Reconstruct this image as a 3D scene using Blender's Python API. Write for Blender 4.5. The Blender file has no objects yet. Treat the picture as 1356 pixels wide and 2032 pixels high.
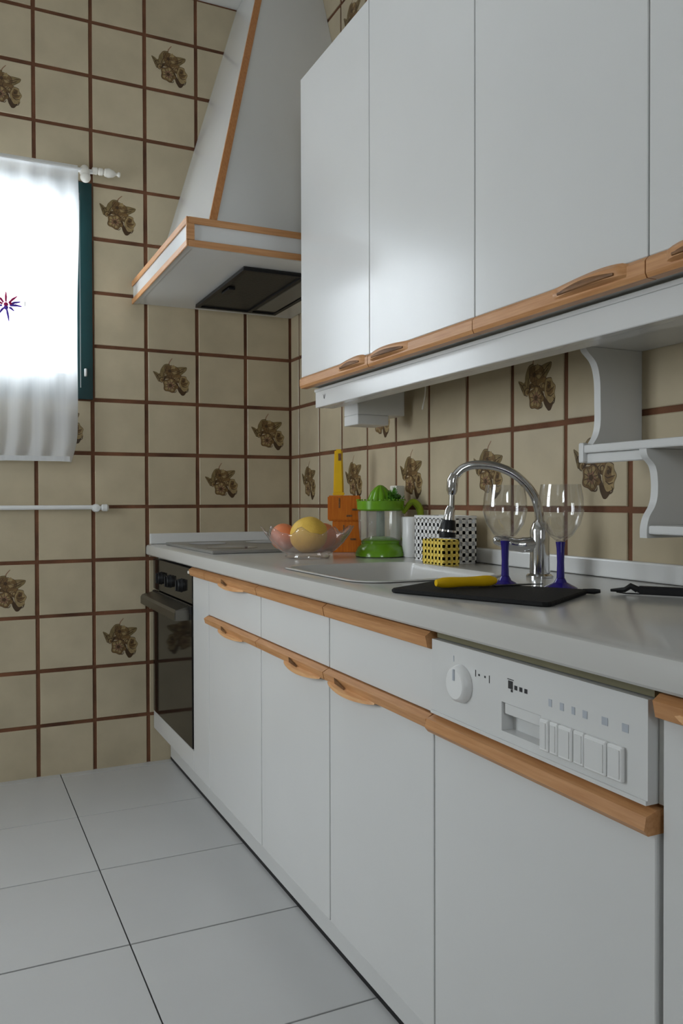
import bpy, bmesh, math, random
from mathutils import Vector, Matrix
random.seed(7)
scene = bpy.context.scene
COL = scene.collection
PI = math.pi

# ------------------------------------------------------------------ camera
CAM_LOC = Vector((-1.2852, -3.1926, 1.0063))
YAW, PITCH, ROLL, FPX = 0.44352, -0.013805, -0.002745, 1642.8
fw = Vector((math.sin(YAW)*math.cos(PITCH), math.cos(YAW)*math.cos(PITCH), math.sin(PITCH)))
ri0 = Vector((math.cos(YAW), -math.sin(YAW), 0)); up0 = ri0.cross(fw)
ri = ri0*math.cos(ROLL) + up0*math.sin(ROLL); up = up0*math.cos(ROLL) - ri0*math.sin(ROLL)
cam = bpy.data.cameras.new('camera'); cam.sensor_fit = 'HORIZONTAL'; cam.sensor_width = 36
cam.lens = FPX/1356*36; cam.clip_start = .02
camo = bpy.data.objects.new('camera', cam); COL.objects.link(camo)
M = Matrix((ri, up, -fw)).transposed().to_4x4(); M.translation = CAM_LOC
camo.matrix_world = M; scene.camera = camo

# ------------------------------------------------------------------ light
scene.view_settings.view_transform = 'Standard'
scene.view_settings.look = 'None'
scene.view_settings.gamma = 1.0
scene.view_settings.use_curve_mapping = False
scene.view_settings.exposure = -0.54
scene.cycles.max_bounces = 9; scene.cycles.diffuse_bounces = 5; scene.cycles.transparent_max_bounces = 16
world = bpy.data.worlds.new('sky'); scene.world = world; world.use_nodes = True
bg = world.node_tree.nodes['Background']
bg.inputs['Color'].default_value = (0.90, 0.95, 1.0, 1); bg.inputs['Strength'].default_value = 22.0
RX, RY, RZ = -2.7, -4.7, 2.97                      # room: x RX..0, y RY..0, z 0..RZ
WIN = (-1.595, -.795, 1.385, 2.185)                # far window x0 x1 z0 z1
LWIN = (-1.68, -.83, .8, 1.95)                   # unseen left window, placed and sized for its light: y0 y1 z0 z1
BWIN = (-2.0, -1.3, 1.2, 2.0)                    # unseen window added behind to light the far wall: x0 x1 z0 z1
def portal(name, loc, rot, sx, sy):
    l = bpy.data.lights.new(name, 'AREA'); l.shape = 'RECTANGLE'; l.size = sx; l.size_y = sy
    l.cycles.is_portal = True
    o = bpy.data.objects.new(name, l); COL.objects.link(o); o.location = loc; o.rotation_euler = rot
portal('window_portal', ((WIN[0]+WIN[1])/2, .13, (WIN[2]+WIN[3])/2), (-PI/2, 0, 0), WIN[1]-WIN[0], WIN[3]-WIN[2])
portal('left_window_portal', (RX-.13, (LWIN[0]+LWIN[1])/2, (LWIN[2]+LWIN[3])/2), (0, -PI/2, 0), LWIN[3]-LWIN[2], LWIN[1]-LWIN[0])

portal('back_portal', ((BWIN[0]+BWIN[1])/2, RY-.13, (BWIN[2]+BWIN[3])/2), (PI/2, 0, 0), BWIN[1]-BWIN[0], BWIN[3]-BWIN[2])

# ------------------------------------------------------------------ materials
def mat(name, col, rough=.5, metal=0, spec=.5, noise=0, nscale=8, bump=0, bscale=40, trans=0, ior=1.45,
        coat=0, rand=0, stretch=(1, 1, 1), col2=None, emit=None):
    m = bpy.data.materials.new(name); m.use_nodes = True
    nt = m.node_tree; b = nt.nodes['Principled BSDF']
    b.inputs['Base Color'].default_value = (*col, 1)
    b.inputs['Roughness'].default_value = rough; b.inputs['Metallic'].default_value = metal
    b.inputs['Specular IOR Level'].default_value = spec
    b.inputs['Transmission Weight'].default_value = trans; b.inputs['IOR'].default_value = ior
    b.inputs['Coat Weight'].default_value = coat
    tc = nt.nodes.new('ShaderNodeTexCoord'); mp = nt.nodes.new('ShaderNodeMapping')
    mp.inputs['Scale'].default_value = stretch; nt.links.new(tc.outputs['Object'], mp.inputs['Vector'])
    vec = mp.outputs['Vector']
    if rand:
        oi = nt.nodes.new('ShaderNodeObjectInfo'); va = nt.nodes.new('ShaderNodeVectorMath'); va.operation = 'ADD'
        sc = nt.nodes.new('ShaderNodeMath'); sc.operation = 'MULTIPLY'; sc.inputs[1].default_value = 37
        nt.links.new(oi.outputs['Random'], sc.inputs[0]); nt.links.new(vec, va.inputs[0]); nt.links.new(sc.outputs[0], va.inputs[1])
        vec = va.outputs[0]
    if noise or col2:
        n = nt.nodes.new('ShaderNodeTexNoise'); n.inputs['Scale'].default_value = nscale; n.inputs['Detail'].default_value = 5
        nt.links.new(vec, n.inputs['Vector'])
        r = nt.nodes.new('ShaderNodeValToRGB'); nt.links.new(n.outputs['Fac'], r.inputs['Fac'])
        c2 = col2 or tuple(max(0, c*(1-noise)) for c in col)
        r.color_ramp.elements[0].position = .3; r.color_ramp.elements[1].position = .7
        r.color_ramp.elements[0].color = (*c2, 1); r.color_ramp.elements[1].color = (*col, 1)
        out = r.outputs['Color']
        if rand:
            hs = nt.nodes.new('ShaderNodeHueSaturation')
            mr = nt.nodes.new('ShaderNodeMapRange'); mr.inputs['To Min'].default_value = 1-rand; mr.inputs['To Max'].default_value = 1+rand
            nt.links.new(oi.outputs['Random'], mr.inputs['Value']); nt.links.new(mr.outputs[0], hs.inputs['Value'])
            nt.links.new(out, hs.inputs['Color']); out = hs.outputs['Color']
        nt.links.new(out, b.inputs['Base Color'])
    if bump:
        n2 = nt.nodes.new('ShaderNodeTexNoise'); n2.inputs['Scale'].default_value = bscale; n2.inputs['Detail'].default_value = 3
        nt.links.new(vec, n2.inputs['Vector'])
        bp = nt.nodes.new('ShaderNodeBump'); bp.inputs['Strength'].default_value = bump; bp.inputs['Distance'].default_value = .01
        nt.links.new(n2.outputs['Fac'], bp.inputs['Height']); nt.links.new(bp.outputs['Normal'], b.inputs['Normal'])
    return m

def thin_glass(name, tint, refl=1.0, rough=.02, body=0):
    m = bpy.data.materials.new(name); m.use_nodes = True; nt = m.node_tree; nt.nodes.clear()
    o = nt.nodes.new('ShaderNodeOutputMaterial'); t = nt.nodes.new('ShaderNodeBsdfTransparent'); g = nt.nodes.new('ShaderNodeBsdfGlossy')
    t.inputs['Color'].default_value = (*tint, 1); g.inputs['Roughness'].default_value = rough
    f = nt.nodes.new('ShaderNodeLayerWeight'); f.inputs['Blend'].default_value = .5
    pw = nt.nodes.new('ShaderNodeMath'); pw.operation = 'POWER'; pw.inputs[1].default_value = 4.0
    mu = nt.nodes.new('ShaderNodeMath'); mu.operation = 'MULTIPLY_ADD'; mu.inputs[1].default_value = .55*refl; mu.inputs[2].default_value = .045*refl; mu.use_clamp = True
    nt.links.new(f.outputs['Facing'], pw.inputs[0])
    mx = nt.nodes.new('ShaderNodeMixShader')
    nt.links.new(pw.outputs[0], mu.inputs[0]); nt.links.new(mu.outputs[0], mx.inputs[0])
    nt.links.new(t.outputs[0], mx.inputs[1]); nt.links.new(g.outputs[0], mx.inputs[2])
    last = mx
    if body:
        d = nt.nodes.new('ShaderNodeBsdfDiffuse'); d.inputs['Color'].default_value = (*tint, 1)
        m2 = nt.nodes.new('ShaderNodeMixShader'); m2.inputs[0].default_value = body
        nt.links.new(mx.outputs[0], m2.inputs[1]); nt.links.new(d.outputs[0], m2.inputs[2]); last = m2
    nt.links.new(last.outputs[0], o.inputs['Surface'])
    return m

def sheer(name):
    m = bpy.data.materials.new(name); m.use_nodes = True; nt = m.node_tree; nt.nodes.clear()
    o = nt.nodes.new('ShaderNodeOutputMaterial'); t = nt.nodes.new('ShaderNodeBsdfTransparent')
    d = nt.nodes.new('ShaderNodeBsdfDiffuse'); tl = nt.nodes.new('ShaderNodeBsdfTranslucent')
    d.inputs['Color'].default_value = (.86, .87, .88, 1); tl.inputs['Color'].default_value = (.86, .88, .9, 1)
    a = nt.nodes.new('ShaderNodeMixShader'); a.inputs[0].default_value = .42
    b = nt.nodes.new('ShaderNodeMixShader')
    tc = nt.nodes.new('ShaderNodeTexCoord'); mp = nt.nodes.new('ShaderNodeMapping'); mp.inputs['Scale'].default_value = (60, 1, 1.5)
    n = nt.nodes.new('ShaderNodeTexNoise'); n.inputs['Scale'].default_value = 1.0; n.inputs['Detail'].default_value = 3
    mr = nt.nodes.new('ShaderNodeMapRange'); mr.inputs['To Min'].default_value = .06; mr.inputs['To Max'].default_value = .24
    nt.links.new(tc.outputs['Object'], mp.inputs[0]); nt.links.new(mp.outputs[0], n.inputs['Vector']); nt.links.new(n.outputs['Fac'], mr.inputs[0])
    nt.links.new(mr.outputs[0], b.inputs[0])
    nt.links.new(d.outputs[0], a.inputs[1]); nt.links.new(tl.outputs[0], a.inputs[2])
    nt.links.new(a.outputs[0], b.inputs[1]); nt.links.new(t.outputs[0], b.inputs[2]); nt.links.new(b.outputs[0], o.inputs['Surface'])
    return m

TILE = mat('cream_glazed_tile', (.545, .46, .315), .33, noise=.16, nscale=9, bump=.06, bscale=14, rand=.05)
GROUT = mat('brown_grout', (.23, .095, .045), .85, noise=.7, nscale=5, bump=.3, bscale=90)
P_DARK = mat('motif_dark_brown', (.07, .035, .012), .35, noise=.3, nscale=60)
P_BROWN = mat('motif_brown', (.21, .12, .042), .35, noise=.4, nscale=70)
P_TAN = mat('motif_tan', (.38, .27, .12), .35, noise=.4, nscale=70)
P_OLIVE = mat('motif_olive', (.25, .175, .07), .35, noise=.4, nscale=70)
P_RUST = mat('motif_rust', (.30, .16, .09), .35, noise=.3, nscale=70)
WHITE = mat('white_laminate', (.70, .70, .69), .2, noise=.03, nscale=3, bump=.012, bscale=12)
PELM = mat('white_gloss_paint', (.72, .72, .71), .15, noise=.04, nscale=5, bump=.01, bscale=25)
WHITE2 = mat('white_painted_wood', (.72, .72, .71), .28, noise=.05, nscale=5, bump=.02, bscale=30)
CARC = mat('white_carcass_board', (.62, .62, .60), .5, noise=.04)
TOPM = mat('white_worktop', (.56, .55, .525), .16, noise=.02, nscale=4, bump=.01, bscale=20)
FLOORM = mat('grey_white_floor_tile', (.60, .60, .595), .33, noise=.06, nscale=2.5, bump=.015, bscale=18, rand=.02)
FGROUT = mat('dark_floor_joint', (.05, .05, .05), .9, noise=.3)
WOOD = mat('light_oak_strip', (.60, .31, .135), .42, nscale=9, stretch=(22, 1.2, 22), col2=(.47, .215, .08), bump=.05, bscale=14)
WOODX = mat('light_oak_strip_cross', (.60, .31, .135), .42, nscale=9, stretch=(1.2, 22, 22), col2=(.47, .215, .08), bump=.05, bscale=14)
WOODP = mat('pale_oak_lip', (.72, .42, .20), .42, nscale=9, stretch=(22, 1.2, 22), col2=(.58, .27, .10), bump=.05, bscale=14)
WOODD = mat('brown_oak_hollow_shade', (.26, .12, .04), .5, nscale=9, stretch=(22, 1.2, 22), col2=(.08, .03, .01), bump=.2, bscale=18)  # dark brown oak, its tone also stands for shade inside hollows
PAINT = mat('ceiling_paint', (.76, .76, .74), .8, noise=.03, bump=.05, bscale=60)
WALLP = mat('cream_wall_paint', (.68, .66, .60), .8, noise=.04, bump=.05, bscale=60)
GREEN_FR = mat('dark_green_window_paint', (.008, .045, .048), .35, noise=.2, nscale=6, bump=.03)
PLAST = mat('white_plastic', (.80, .80, .79), .3, noise=.02)
IVORY = mat('ivory_plastic', (.82, .79, .72), .3, noise=.04)
PRINT = mat('dark_print', (.03, .03, .032), .5, noise=.2)
PRINTG = mat('pale_grey_print', (.46, .49, .54), .5, noise=.1)
BLACKG = mat('black_oven_glass', (.010, .009, .008), .08, noise=.2, spec=.35)
BLACKP = mat('black_plastic', (.010, .010, .011), .45, spec=.35, noise=.2)
BLACKM = mat('black_metal_filter', (.018, .018, .018), .45, noise=.3, bump=.15, bscale=120)
STEEL = mat('brushed_steel', (.42, .41, .38), .32, metal=1, noise=.12, nscale=20, stretch=(20, 1, 20))
HOBM = mat('grey_hob_surface', (.30, .295, .28), .3, noise=.1, nscale=20, metal=.3)
CHROME = mat('chrome', (.72, .72, .73), .09, metal=1, noise=.03)
LEMON = mat('yellow_citrus_skin', (.82, .53, .09), .5, noise=.15, nscale=5, bump=.25, bscale=90)
PEACH = mat('orange_fruit_skin', (.82, .25, .10), .45, noise=.25, nscale=8, bump=.15, bscale=110)
GREEN = mat('green_plastic', (.15, .36, .012), .2, noise=.1, coat=.3)
LIME = mat('lime_plastic', (.30, .42, .02), .25, noise=.15)
LEAF = mat('parsley_leaf', (.10, .32, .02), .45, noise=.5, nscale=40)
OAK = mat('orange_brown_beech', (.60, .17, .012), .55, spec=.25, nscale=10, stretch=(18, 18, 1.5), col2=(.46, .11, .008), bump=.04)
YELLOW = mat('yellow_plastic', (.82, .50, .004), .45, spec=.3, noise=.08)
YELLOW2 = mat('lemon_yellow_plastic', (.86, .66, .13), .5, noise=.08)
BLUE = mat('cobalt_blue_glass', (.022, .012, .20), .12, noise=.1, spec=.7)
SLATE = mat('charcoal_board', (.012, .012, .012), .7, spec=.25, noise=.25, bump=.12, bscale=150)
GLASS = thin_glass('clear_glass', (.975, .975, .975), 1.7)
JUGM = thin_glass('clear_jug_plastic', (.97, .975, .97), 1.1, .04, .07)
BOWLM = thin_glass('pink_bowl_glass', (.975, .94, .93), 2.4, .03, .03)
PANE = thin_glass('window_pane_glass', (.96, .97, .97), 1.0)
SHEER = sheer('sheer_white_curtain')
EMBR = mat('red_purple_thread', (.5, .01, .12), .8, noise=.3)
EMBB = mat('blue_purple_thread', (.10, .04, .45), .8, noise=.3)

# ------------------------------------------------------------------ mesh helpers
WLOC = {}
def B(): return bmesh.new()
def box(bm, x0, x1, y0, y1, z0, z1, bev=0, seg=1):
    x0, x1 = min(x0, x1), max(x0, x1); y0, y1 = min(y0, y1), max(y0, y1); z0, z1 = min(z0, z1), max(z0, z1)
    r = bmesh.ops.create_cube(bm, size=1.0); vs = r['verts']
    for v in vs:
        v.co = Vector((x0 if v.co.x < 0 else x1, y0 if v.co.y < 0 else y1, z0 if v.co.z < 0 else z1))
    if bev:
        es = {e for v in vs for e in v.link_edges}
        bmesh.ops.bevel(bm, geom=list(es), offset=bev, segments=seg, affect='EDGES', profile=.5)
    return bm
def boxes(*args, bev=0, seg=1):
    bm = B()
    for a in args: box(bm, *a, bev=bev, seg=seg)
    return bm
def loft(bm, secs, closed=True, cap=True):
    rings = [[bm.verts.new(p) for p in s] for s in secs]
    n = len(rings[0])
    for a, b in zip(rings, rings[1:]):
        for i in range(n if closed else n-1):
            j = (i+1) % n
            try: bm.faces.new((a[i], a[j], b[j], b[i]))
            except ValueError: pass
    if cap:
        for rr in (rings[0], rings[-1]):
            try: bm.faces.new(rr)
            except ValueError: pass
    return bm
def lathe(bm, prof, c=(0, 0, 0), n=24, axis='Z'):
    secs = []
    for r, z in prof:
        s = []
        for i in range(n):
            a = 2*PI*i/n; u, v = r*math.cos(a), r*math.sin(a)
            p = {'Z': (u, v, z), 'X': (z, u, v), 'Y': (u, z, v)}[axis]
            s.append((c[0]+p[0], c[1]+p[1], c[2]+p[2]))
        secs.append(s)
    return loft(bm, secs, cap=True)
def tube(bm, pts, r, n=10):
    pts = [Vector(p) for p in pts]; secs = []
    prev = None
    for i, p in enumerate(pts):
        t = (pts[min(i+1, len(pts)-1)] - pts[max(i-1, 0)]).normalized()
        if prev is None:
            a = Vector((0, 0, 1)) if abs(t.z) < .9 else Vector((1, 0, 0))
            prev = t.cross(a).normalized()
        u = (prev - t*prev.dot(t)).normalized(); prev = u; v = t.cross(u)
        rr = r[i] if isinstance(r, (list, tuple)) else r
        secs.append([p + (u*math.cos(2*PI*k/n) + v*math.sin(2*PI*k/n))*rr for k in range(n)])
    return loft(bm, secs)
def spline(ctrl, m=8):
    ctrl = [Vector(c) for c in ctrl]; out = []
    for i in range(len(ctrl)-1):
        p0, p1, p2, p3 = ctrl[max(i-1, 0)], ctrl[i], ctrl[i+1], ctrl[min(i+2, len(ctrl)-1)]
        for k in range(m):
            t = k/m
            out.append(.5*((2*p1)+(p2-p0)*t+(2*p0-5*p1+4*p2-p3)*t*t+(3*p1-p0-3*p2+p3)*t**3))
    out.append(ctrl[-1]); return out
def extrude_y(bm, poly, y0, y1):            # polygon in (x, z)
    return loft(bm, [[(x, y0, z) for x, z in poly], [(x, y1, z) for x, z in poly]])
def extrude_x(bm, poly, x0, x1):            # polygon in (y, z)
    return loft(bm, [[(x0, y, z) for y, z in poly], [(x1, y, z) for y, z in poly]])
def sphere(bm, c, r, sx=1, sy=1, sz=1, n=20):
    return lathe(bm, [(max(1e-4, r*math.sin(PI*i/n)*sx), -r*math.cos(PI*i/n)*sz) for i in range(n+1)], c, n+8)

def finish(name, me, m, parent, smooth):
    for mm in (m if isinstance(m, (list, tuple)) else [m]): me.materials.append(mm)
    o = bpy.data.objects.new(name, me); COL.objects.link(o)
    w = Vector((0, 0, 0))
    if parent is not None: o.parent = parent; w = WLOC.get(parent.name, w)
    WLOC[o.name] = w
    if smooth:
        for p in me.polygons: p.use_smooth = True
        if smooth != 'all':
            me.set_sharp_from_angle(angle=math.radians(35))
    return o
def obj(name, bm, m, parent=None, smooth=False, label=None, kind=None):
    w = WLOC.get(parent.name, Vector()) if parent is not None else Vector()
    bmesh.ops.recalc_face_normals(bm, faces=bm.faces[:])
    me = bpy.data.meshes.new(name); 
    if w.length: bmesh.ops.translate(bm, verts=bm.verts[:], vec=-w)
    bm.to_mesh(me); bm.free()
    o = finish(name, me, m, parent, smooth)
    if label: o['label'] = label
    if kind: o['kind'] = kind
    return o
def thing(name, label, cat, loc=(0, 0, 0), group=None):
    o = bpy.data.objects.new(name, None); o.empty_display_size = .05; COL.objects.link(o); o.location = loc
    o['label'] = label; o['category'] = cat
    if group: o['group'] = group
    WLOC[o.name] = Vector(loc); return o
def tag(o, label, cat, group=None):
    o['label'] = label; o['category'] = cat
    if group: o['group'] = group
    return o

# ------------------------------------------------------------------ room shell
WT = .16
def struct(name, bm, m): 
    o = obj(name, bm, m); o['kind'] = 'structure'; return o
GB = .004                                           # grout face sits this far behind the tile faces
far = struct('wall_far', boxes((RX-WT, WIN[0], GB, WT, 0, RZ), (WIN[1], WT, GB, WT, 0, RZ),
                               (WIN[0], WIN[1], GB, WT, 0, WIN[2]), (WIN[0], WIN[1], GB, WT, WIN[3], RZ)), GROUT)
right = struct('wall_right', boxes((GB, WT, RY-WT, GB, 0, RZ)), GROUT)
left = struct('wall_left', boxes((RX-WT, RX, RY-WT, LWIN[0], 0, RZ), (RX-WT, RX, LWIN[1], GB, 0, RZ),
                                 (RX-WT, RX, LWIN[0], LWIN[1], 0, LWIN[2]), (RX-WT, RX, LWIN[0], LWIN[1], LWIN[3], RZ)), WALLP)
back = struct('wall_back', boxes((RX, BWIN[0], RY-WT, RY, 0, RZ), (BWIN[1], GB, RY-WT, RY, 0, RZ), (BWIN[0], BWIN[1], RY-WT, RY, 0, BWIN[2]), (BWIN[0], BWIN[1], RY-WT, RY, BWIN[3], RZ)), WALLP)
ceil = struct('ceiling', boxes((RX-WT, WT, RY-WT, WT, RZ, RZ+.1)), PAINT)
floor = struct('floor', boxes((RX-WT, WT, RY-WT, WT, -.12, -.004)), FGROUT)

def slab_mesh(name, w, h, t, ch, m):               # plate in local XZ, front face at y=0 looking to -Y
    bm = B(); a, b = w/2, h/2
    loft(bm, [[(-a, t, -b), (a, t, -b), (a, t, b), (-a, t, b)], [(-a, ch, -b), (a, ch, -b), (a, ch, b), (-a, ch, b)],
              [(-a+ch, 0, -b+ch), (a-ch, 0, -b+ch), (a-ch, 0, b-ch), (-a+ch, 0, b-ch)]])
    bmesh.ops.recalc_face_normals(bm, faces=bm.faces[:])
    me = bpy.data.meshes.new(name); bm.to_mesh(me); bm.free(); me.materials.append(m); return me
_tm = {}
def tile_mesh(w, h):
    k = (round(w, 3), round(h, 3))
    if k not in _tm: _tm[k] = slab_mesh('tile', w, h, .008, .0018, TILE)
    return _tm[k]
def motif_mesh():
    K = 1.3e-4
    def cv(pts): return [((x-618)*K, (632-y)*K) for x, y in pts]
    def circ(cx, cy, r, n=14, wob=0): return [(cx+r*(1+wob*math.cos(5*2*PI*i/n))*math.cos(2*PI*i/n), cy+r*(1+wob*math.cos(5*2*PI*i/n))*math.sin(2*PI*i/n)) for i in range(n)]
    polys = [
        (4, [(560, 300), (575, 200), (665, 85), (640, 80), (545, 200), (535, 300)], 0),
        (3, [(95, 430), (200, 470), (260, 520), (330, 430), (380, 600), (240, 750), (170, 600)], 1),
        (3, [(310, 400), (420, 255), (570, 245), (530, 400), (400, 580), (330, 750), (285, 560)], 1),
        (2, [(400, 480), (440, 370), (510, 340), (470, 430), (410, 540)], 0),
        (3, [(700, 350), (880, 335), (1040, 345), (1010, 440), (900, 530), (830, 590), (680, 520)], 1),
        (2, [(760, 400), (960, 385), (860, 470), (760, 490)], 0),
        (1, [(440, 290), (620, 285), (770, 340), (830, 450), (790, 570), (600, 610), (470, 570), (430, 430)], 1),
        (1, [(390, 570), (830, 540), (890, 640), (860, 810), (700, 770), (600, 670), (420, 660)], 1),
        (2, [(850, 590), (1000, 615), (1010, 690), (1085, 780), (1030, 890), (1045, 980), (900, 1050), (820, 940), (780, 790)], 1),
        (1, [(880, 640), (990, 660), (960, 780), (1040, 800), (980, 880), (860, 900), (820, 780)], 0),
        (1, circ(545, 850, 190, 40, .10), 1),
        (2, circ(540, 845, 150, 40, .17), 0),
        (4, circ(548, 852, 92, 40, .20), 0),
        (0, circ(545, 850, 50, 20, .12), 0),
        (0, circ(555, 440, 48, 20, .2), 0),
        (0, circ(905, 740, 36, 20, .2), 0),
        (2, [(600, 480), (740, 430), (770, 500), (650, 560)], 0),
        (2, [(640, 640), (760, 620), (800, 720), (720, 730)], 0),
        (0, [(680, 730), (760, 850), (880, 1050), (1000, 1020), (905, 1150), (835, 1155), (755, 1040), (715, 900)], 0),
        (2, circ(330, 690, 62, 12, .1), 1),
        (1, circ(330, 695, 34), 0),
        (3, circ(265, 610, 48, 12, .12), 1),
        (2, circ(660, 340, 60, 15, .15), 0),
        (1, circ(700, 900, 55, 12, .12), 1),
        (2, [(860, 950), (1040, 915), (1020, 985), (905, 1045)], 0),
        (0, [(400, 590), (470, 590), (400, 700), (320, 755)], 0),
    ]
    def chaikin(p):
        for _ in range(2):
            p = [q for a, b in zip(p, p[1:]+p[:1]) for q in ((a[0]*.82+b[0]*.18, a[1]*.82+b[1]*.18), (a[0]*.18+b[0]*.82, a[1]*.18+b[1]*.82))]
        return p
    def stroke(pts, w):                                  # tapering drawn line
        n = len(pts); L, R_ = [], []
        for i, (x, y) in enumerate(pts):
            x0_, y0_ = pts[max(0, i-1)]; x1_, y1_ = pts[min(n-1, i+1)]; d = math.hypot(x1_-x0_, y1_-y0_) or 1
            ww = w*(.35+.65*math.sin(PI*(i+.5)/n)); nx_, ny_ = -(y1_-y0_)/d*ww, (x1_-x0_)/d*ww
            L.append((x+nx_, y+ny_)); R_.append((x-nx_, y-ny_))
        return L+R_[::-1]
    def arc(cx, cy, r, a0, a1, n=9, k=0): return [(cx+(r+k*i)*math.cos(a0+(a1-a0)*i/(n-1)), cy+(r+k*i)*math.sin(a0+(a1-a0)*i/(n-1))) for i in range(n)]
    polys = [(mi, chaikin(pts) if len(pts) < 12 else pts, o_) for mi, pts, o_ in polys]
    for k in range(10):
        a = 2*PI*k/10+.2; polys.append((0, stroke([(545+58*math.cos(a), 850+58*math.sin(a)), (545+110*math.cos(a+.12), 850+110*math.sin(a+.12)), (545+165*math.cos(a+.1), 850+165*math.sin(a+.1))], 7), 0))
    for k in range(8):
        a = 2*PI*k/8; polys.append((0, stroke([(560+58*math.cos(a), 440+58*math.sin(a)), (575+100*math.cos(a+.15), 445+95*math.sin(a+.15)), (590+150*math.cos(a+.2), 450+125*math.sin(a+.2))], 6), 0))
    for ln in ([(720, 500), (830, 440), (930, 390), (1010, 360)], [(740, 530), (850, 490), (940, 430)], [(130, 470), (210, 560), (260, 660)], [(330, 690), (370, 560), (440, 420), (500, 300)],
               [(830, 800), (900, 830), (990, 800), (1050, 780)], [(860, 880), (940, 920), (1020, 890)], [(880, 650), (940, 690), (960, 760)], [(440, 620), (560, 640), (680, 690), (760, 780)],
               arc(660, 610, 70, 0, 4.2), arc(780, 700, 50, 2, 6), arc(330, 690, 74, 1.5, 5.5), arc(250, 600, 60, 2.2, 6.2), arc(470, 650, 60, 3, 6.5), arc(960, 1000, 60, -1, 2.2), arc(640, 1000, 55, -.4, 2.6)):
        polys.append((0, stroke(ln, 9), 0))
    bm = B(); lv = 0
    for mi, pts, outl in polys:
        c = cv(pts); cx = sum(p[0] for p in c)/len(c); cy = sum(p[1] for p in c)/len(c)
        for s, mm in (((1.06, 0), (1, mi)) if outl else ((1, mi),)):
            lv += 1; y = -.00010 - lv*.000014
            f = bm.faces.new([bm.verts.new((cx+(px-cx)*s, y, cy+(py-cy)*s)) for px, py in c]); f.material_index = mm
            f.normal_update()
            if f.normal.y > 0: f.normal_flip()
    me = bpy.data.meshes.new('floral_motif'); bm.to_mesh(me); bm.free()
    for m_ in (P_DARK, P_BROWN, P_TAN, P_OLIVE, P_RUST): me.materials.append(m_)
    return me
MOTIF = motif_mesh()
S, G, Z0 = .2, .0135, .985
def put_tile(wall, a, b, z0, z1, side, decor):
    w, h = abs(b-a)-G, z1-z0-G
    if w < .02 or h < .02: return
    o = bpy.data.objects.new('tile', tile_mesh(w, h)); COL.objects.link(o); o.parent = wall
    ja, jb = random.uniform(-.0008, .0008), random.uniform(-.0008, .0008)
    c = (a+b)/2 + ja; z = (z0+z1)/2 + jb; d = random.uniform(-.0005, .0005)
    o.location = (c, d, z) if side == 'far' else (d, c, z)
    o.rotation_euler = (random.uniform(-.002, .002), random.uniform(-.003, .003), (0 if side == 'far' else -PI/2)+random.uniform(-.002, .002))
    if decor:
        q = bpy.data.objects.new('floral_motif', MOTIF); COL.objects.link(q); q.parent = o
        s = 1.06; q.scale = (s*random.uniform(.97, 1.05), 1, s*random.uniform(.97, 1.05)); q.rotation_euler = (0, random.uniform(-.15, .15), 0)
# far wall: column k spans x -.2(k+1).. -.2k (+.005); row r spans Z0+.2r ..
FD = {(2, 8), (5, 7), (3, 5), (2, 2), (0, 1), (1, 0), (5, -2), (3, -3), (4, 1), (8, 3), (9, -1), (7, -4), (6, 8)}
rows = [(r, max(0, Z0+S*r), min(RZ, Z0+S*(r+1))) for r in range(-5, 10)]
for k in range(0, 14):
    x1 = 0 if k == 0 else .005-S*k; x0 = max(RX, .005-S*(k+1))
    for r, z0, z1 in rows:
        cx, cz = (x0+x1)/2, (z0+z1)/2
        if WIN[0] < cx < WIN[1] and WIN[2] < cz < WIN[3]: continue
        put_tile(far, x0, x1, z0-(.011 if r == -5 else 0), z1, 'far', (k, r) in FD)
# right wall: first strip 0..-.09, then tiles; only where cupboards leave it open
RD = {(0, 0), (2, 0), (4, 0), (6, 0), (8, 0), (7, 1), (3, 1), (2, 8), (10, 2), (11, 0), (13, 1)}
for i in range(-1, 16):
    a = 0 if i < 0 else -.09-S*i; b = -.09-S*(i+1)
    for r, z0, z1 in rows:
        if r < -1: continue
        if 3 <= r <= 5 and i > 4: continue
        put_tile(right, a, b, z0, z1, 'right', (i, r) in RD)
# floor tiles
FT = .42
_fm = {}
for ix in range(-6, 4):
    for iy in range(-12, 3):
        x0, x1 = max(RX, -.92+FT*ix), min(0, -.92+FT*(ix+1)); y0, y1 = max(RY, -.88+FT*iy), min(.007, -.88+FT*(iy+1))
        w, h = x1-x0-.0034, y1-y0-.0050
        if w < .02 or h < .02: continue
        k = (round(w, 3), round(h, 3))
        if k not in _fm: _fm[k] = slab_mesh('floor_tile', w, h, .008, .0008, FLOORM)
        o = bpy.data.objects.new('floor_tile', _fm[k]); COL.objects.link(o); o.parent = floor
        o.location = ((x0+x1)/2, (y0+y1)/2, random.uniform(-.0002, .0002)); o.rotation_euler = (-PI/2, 0, 0)

# windows
w1 = bpy.data.objects.new('window_1', None); COL.objects.link(w1); w1['kind'] = 'structure'; w1.location = (WIN[0], 0, WIN[2]); WLOC[w1.name] = Vector(w1.location)
x0, x1, z0, z1 = WIN; fwid = .042
obj('window_frame', boxes((x0, x0+fwid, -.006, .07, z0, z1), (x1-fwid, x1, -.006, .07, z0, z1), (x0+fwid, x1-fwid, -.006, .07, z0, z0+fwid), (x0+fwid, x1-fwid, -.006, .07, z1-fwid, z1)), GREEN_FR, w1)
sx0, sx1, sz0, sz1 = x0+fwid+.002, x1-fwid-.002, z0+fwid+.002, z1-fwid-.002; sw = .04
sash = obj('sash', boxes((sx0, sx0+sw, .008, .05, sz0, sz1), (sx1-sw, sx1, .008, .05, sz0, sz1), (sx0+sw, sx1-sw, .008, .05, sz0, sz0+sw+.01), (sx0+sw, sx1-sw, .008, .05, sz1-sw, sz1)), GREEN_FR, w1)
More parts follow.
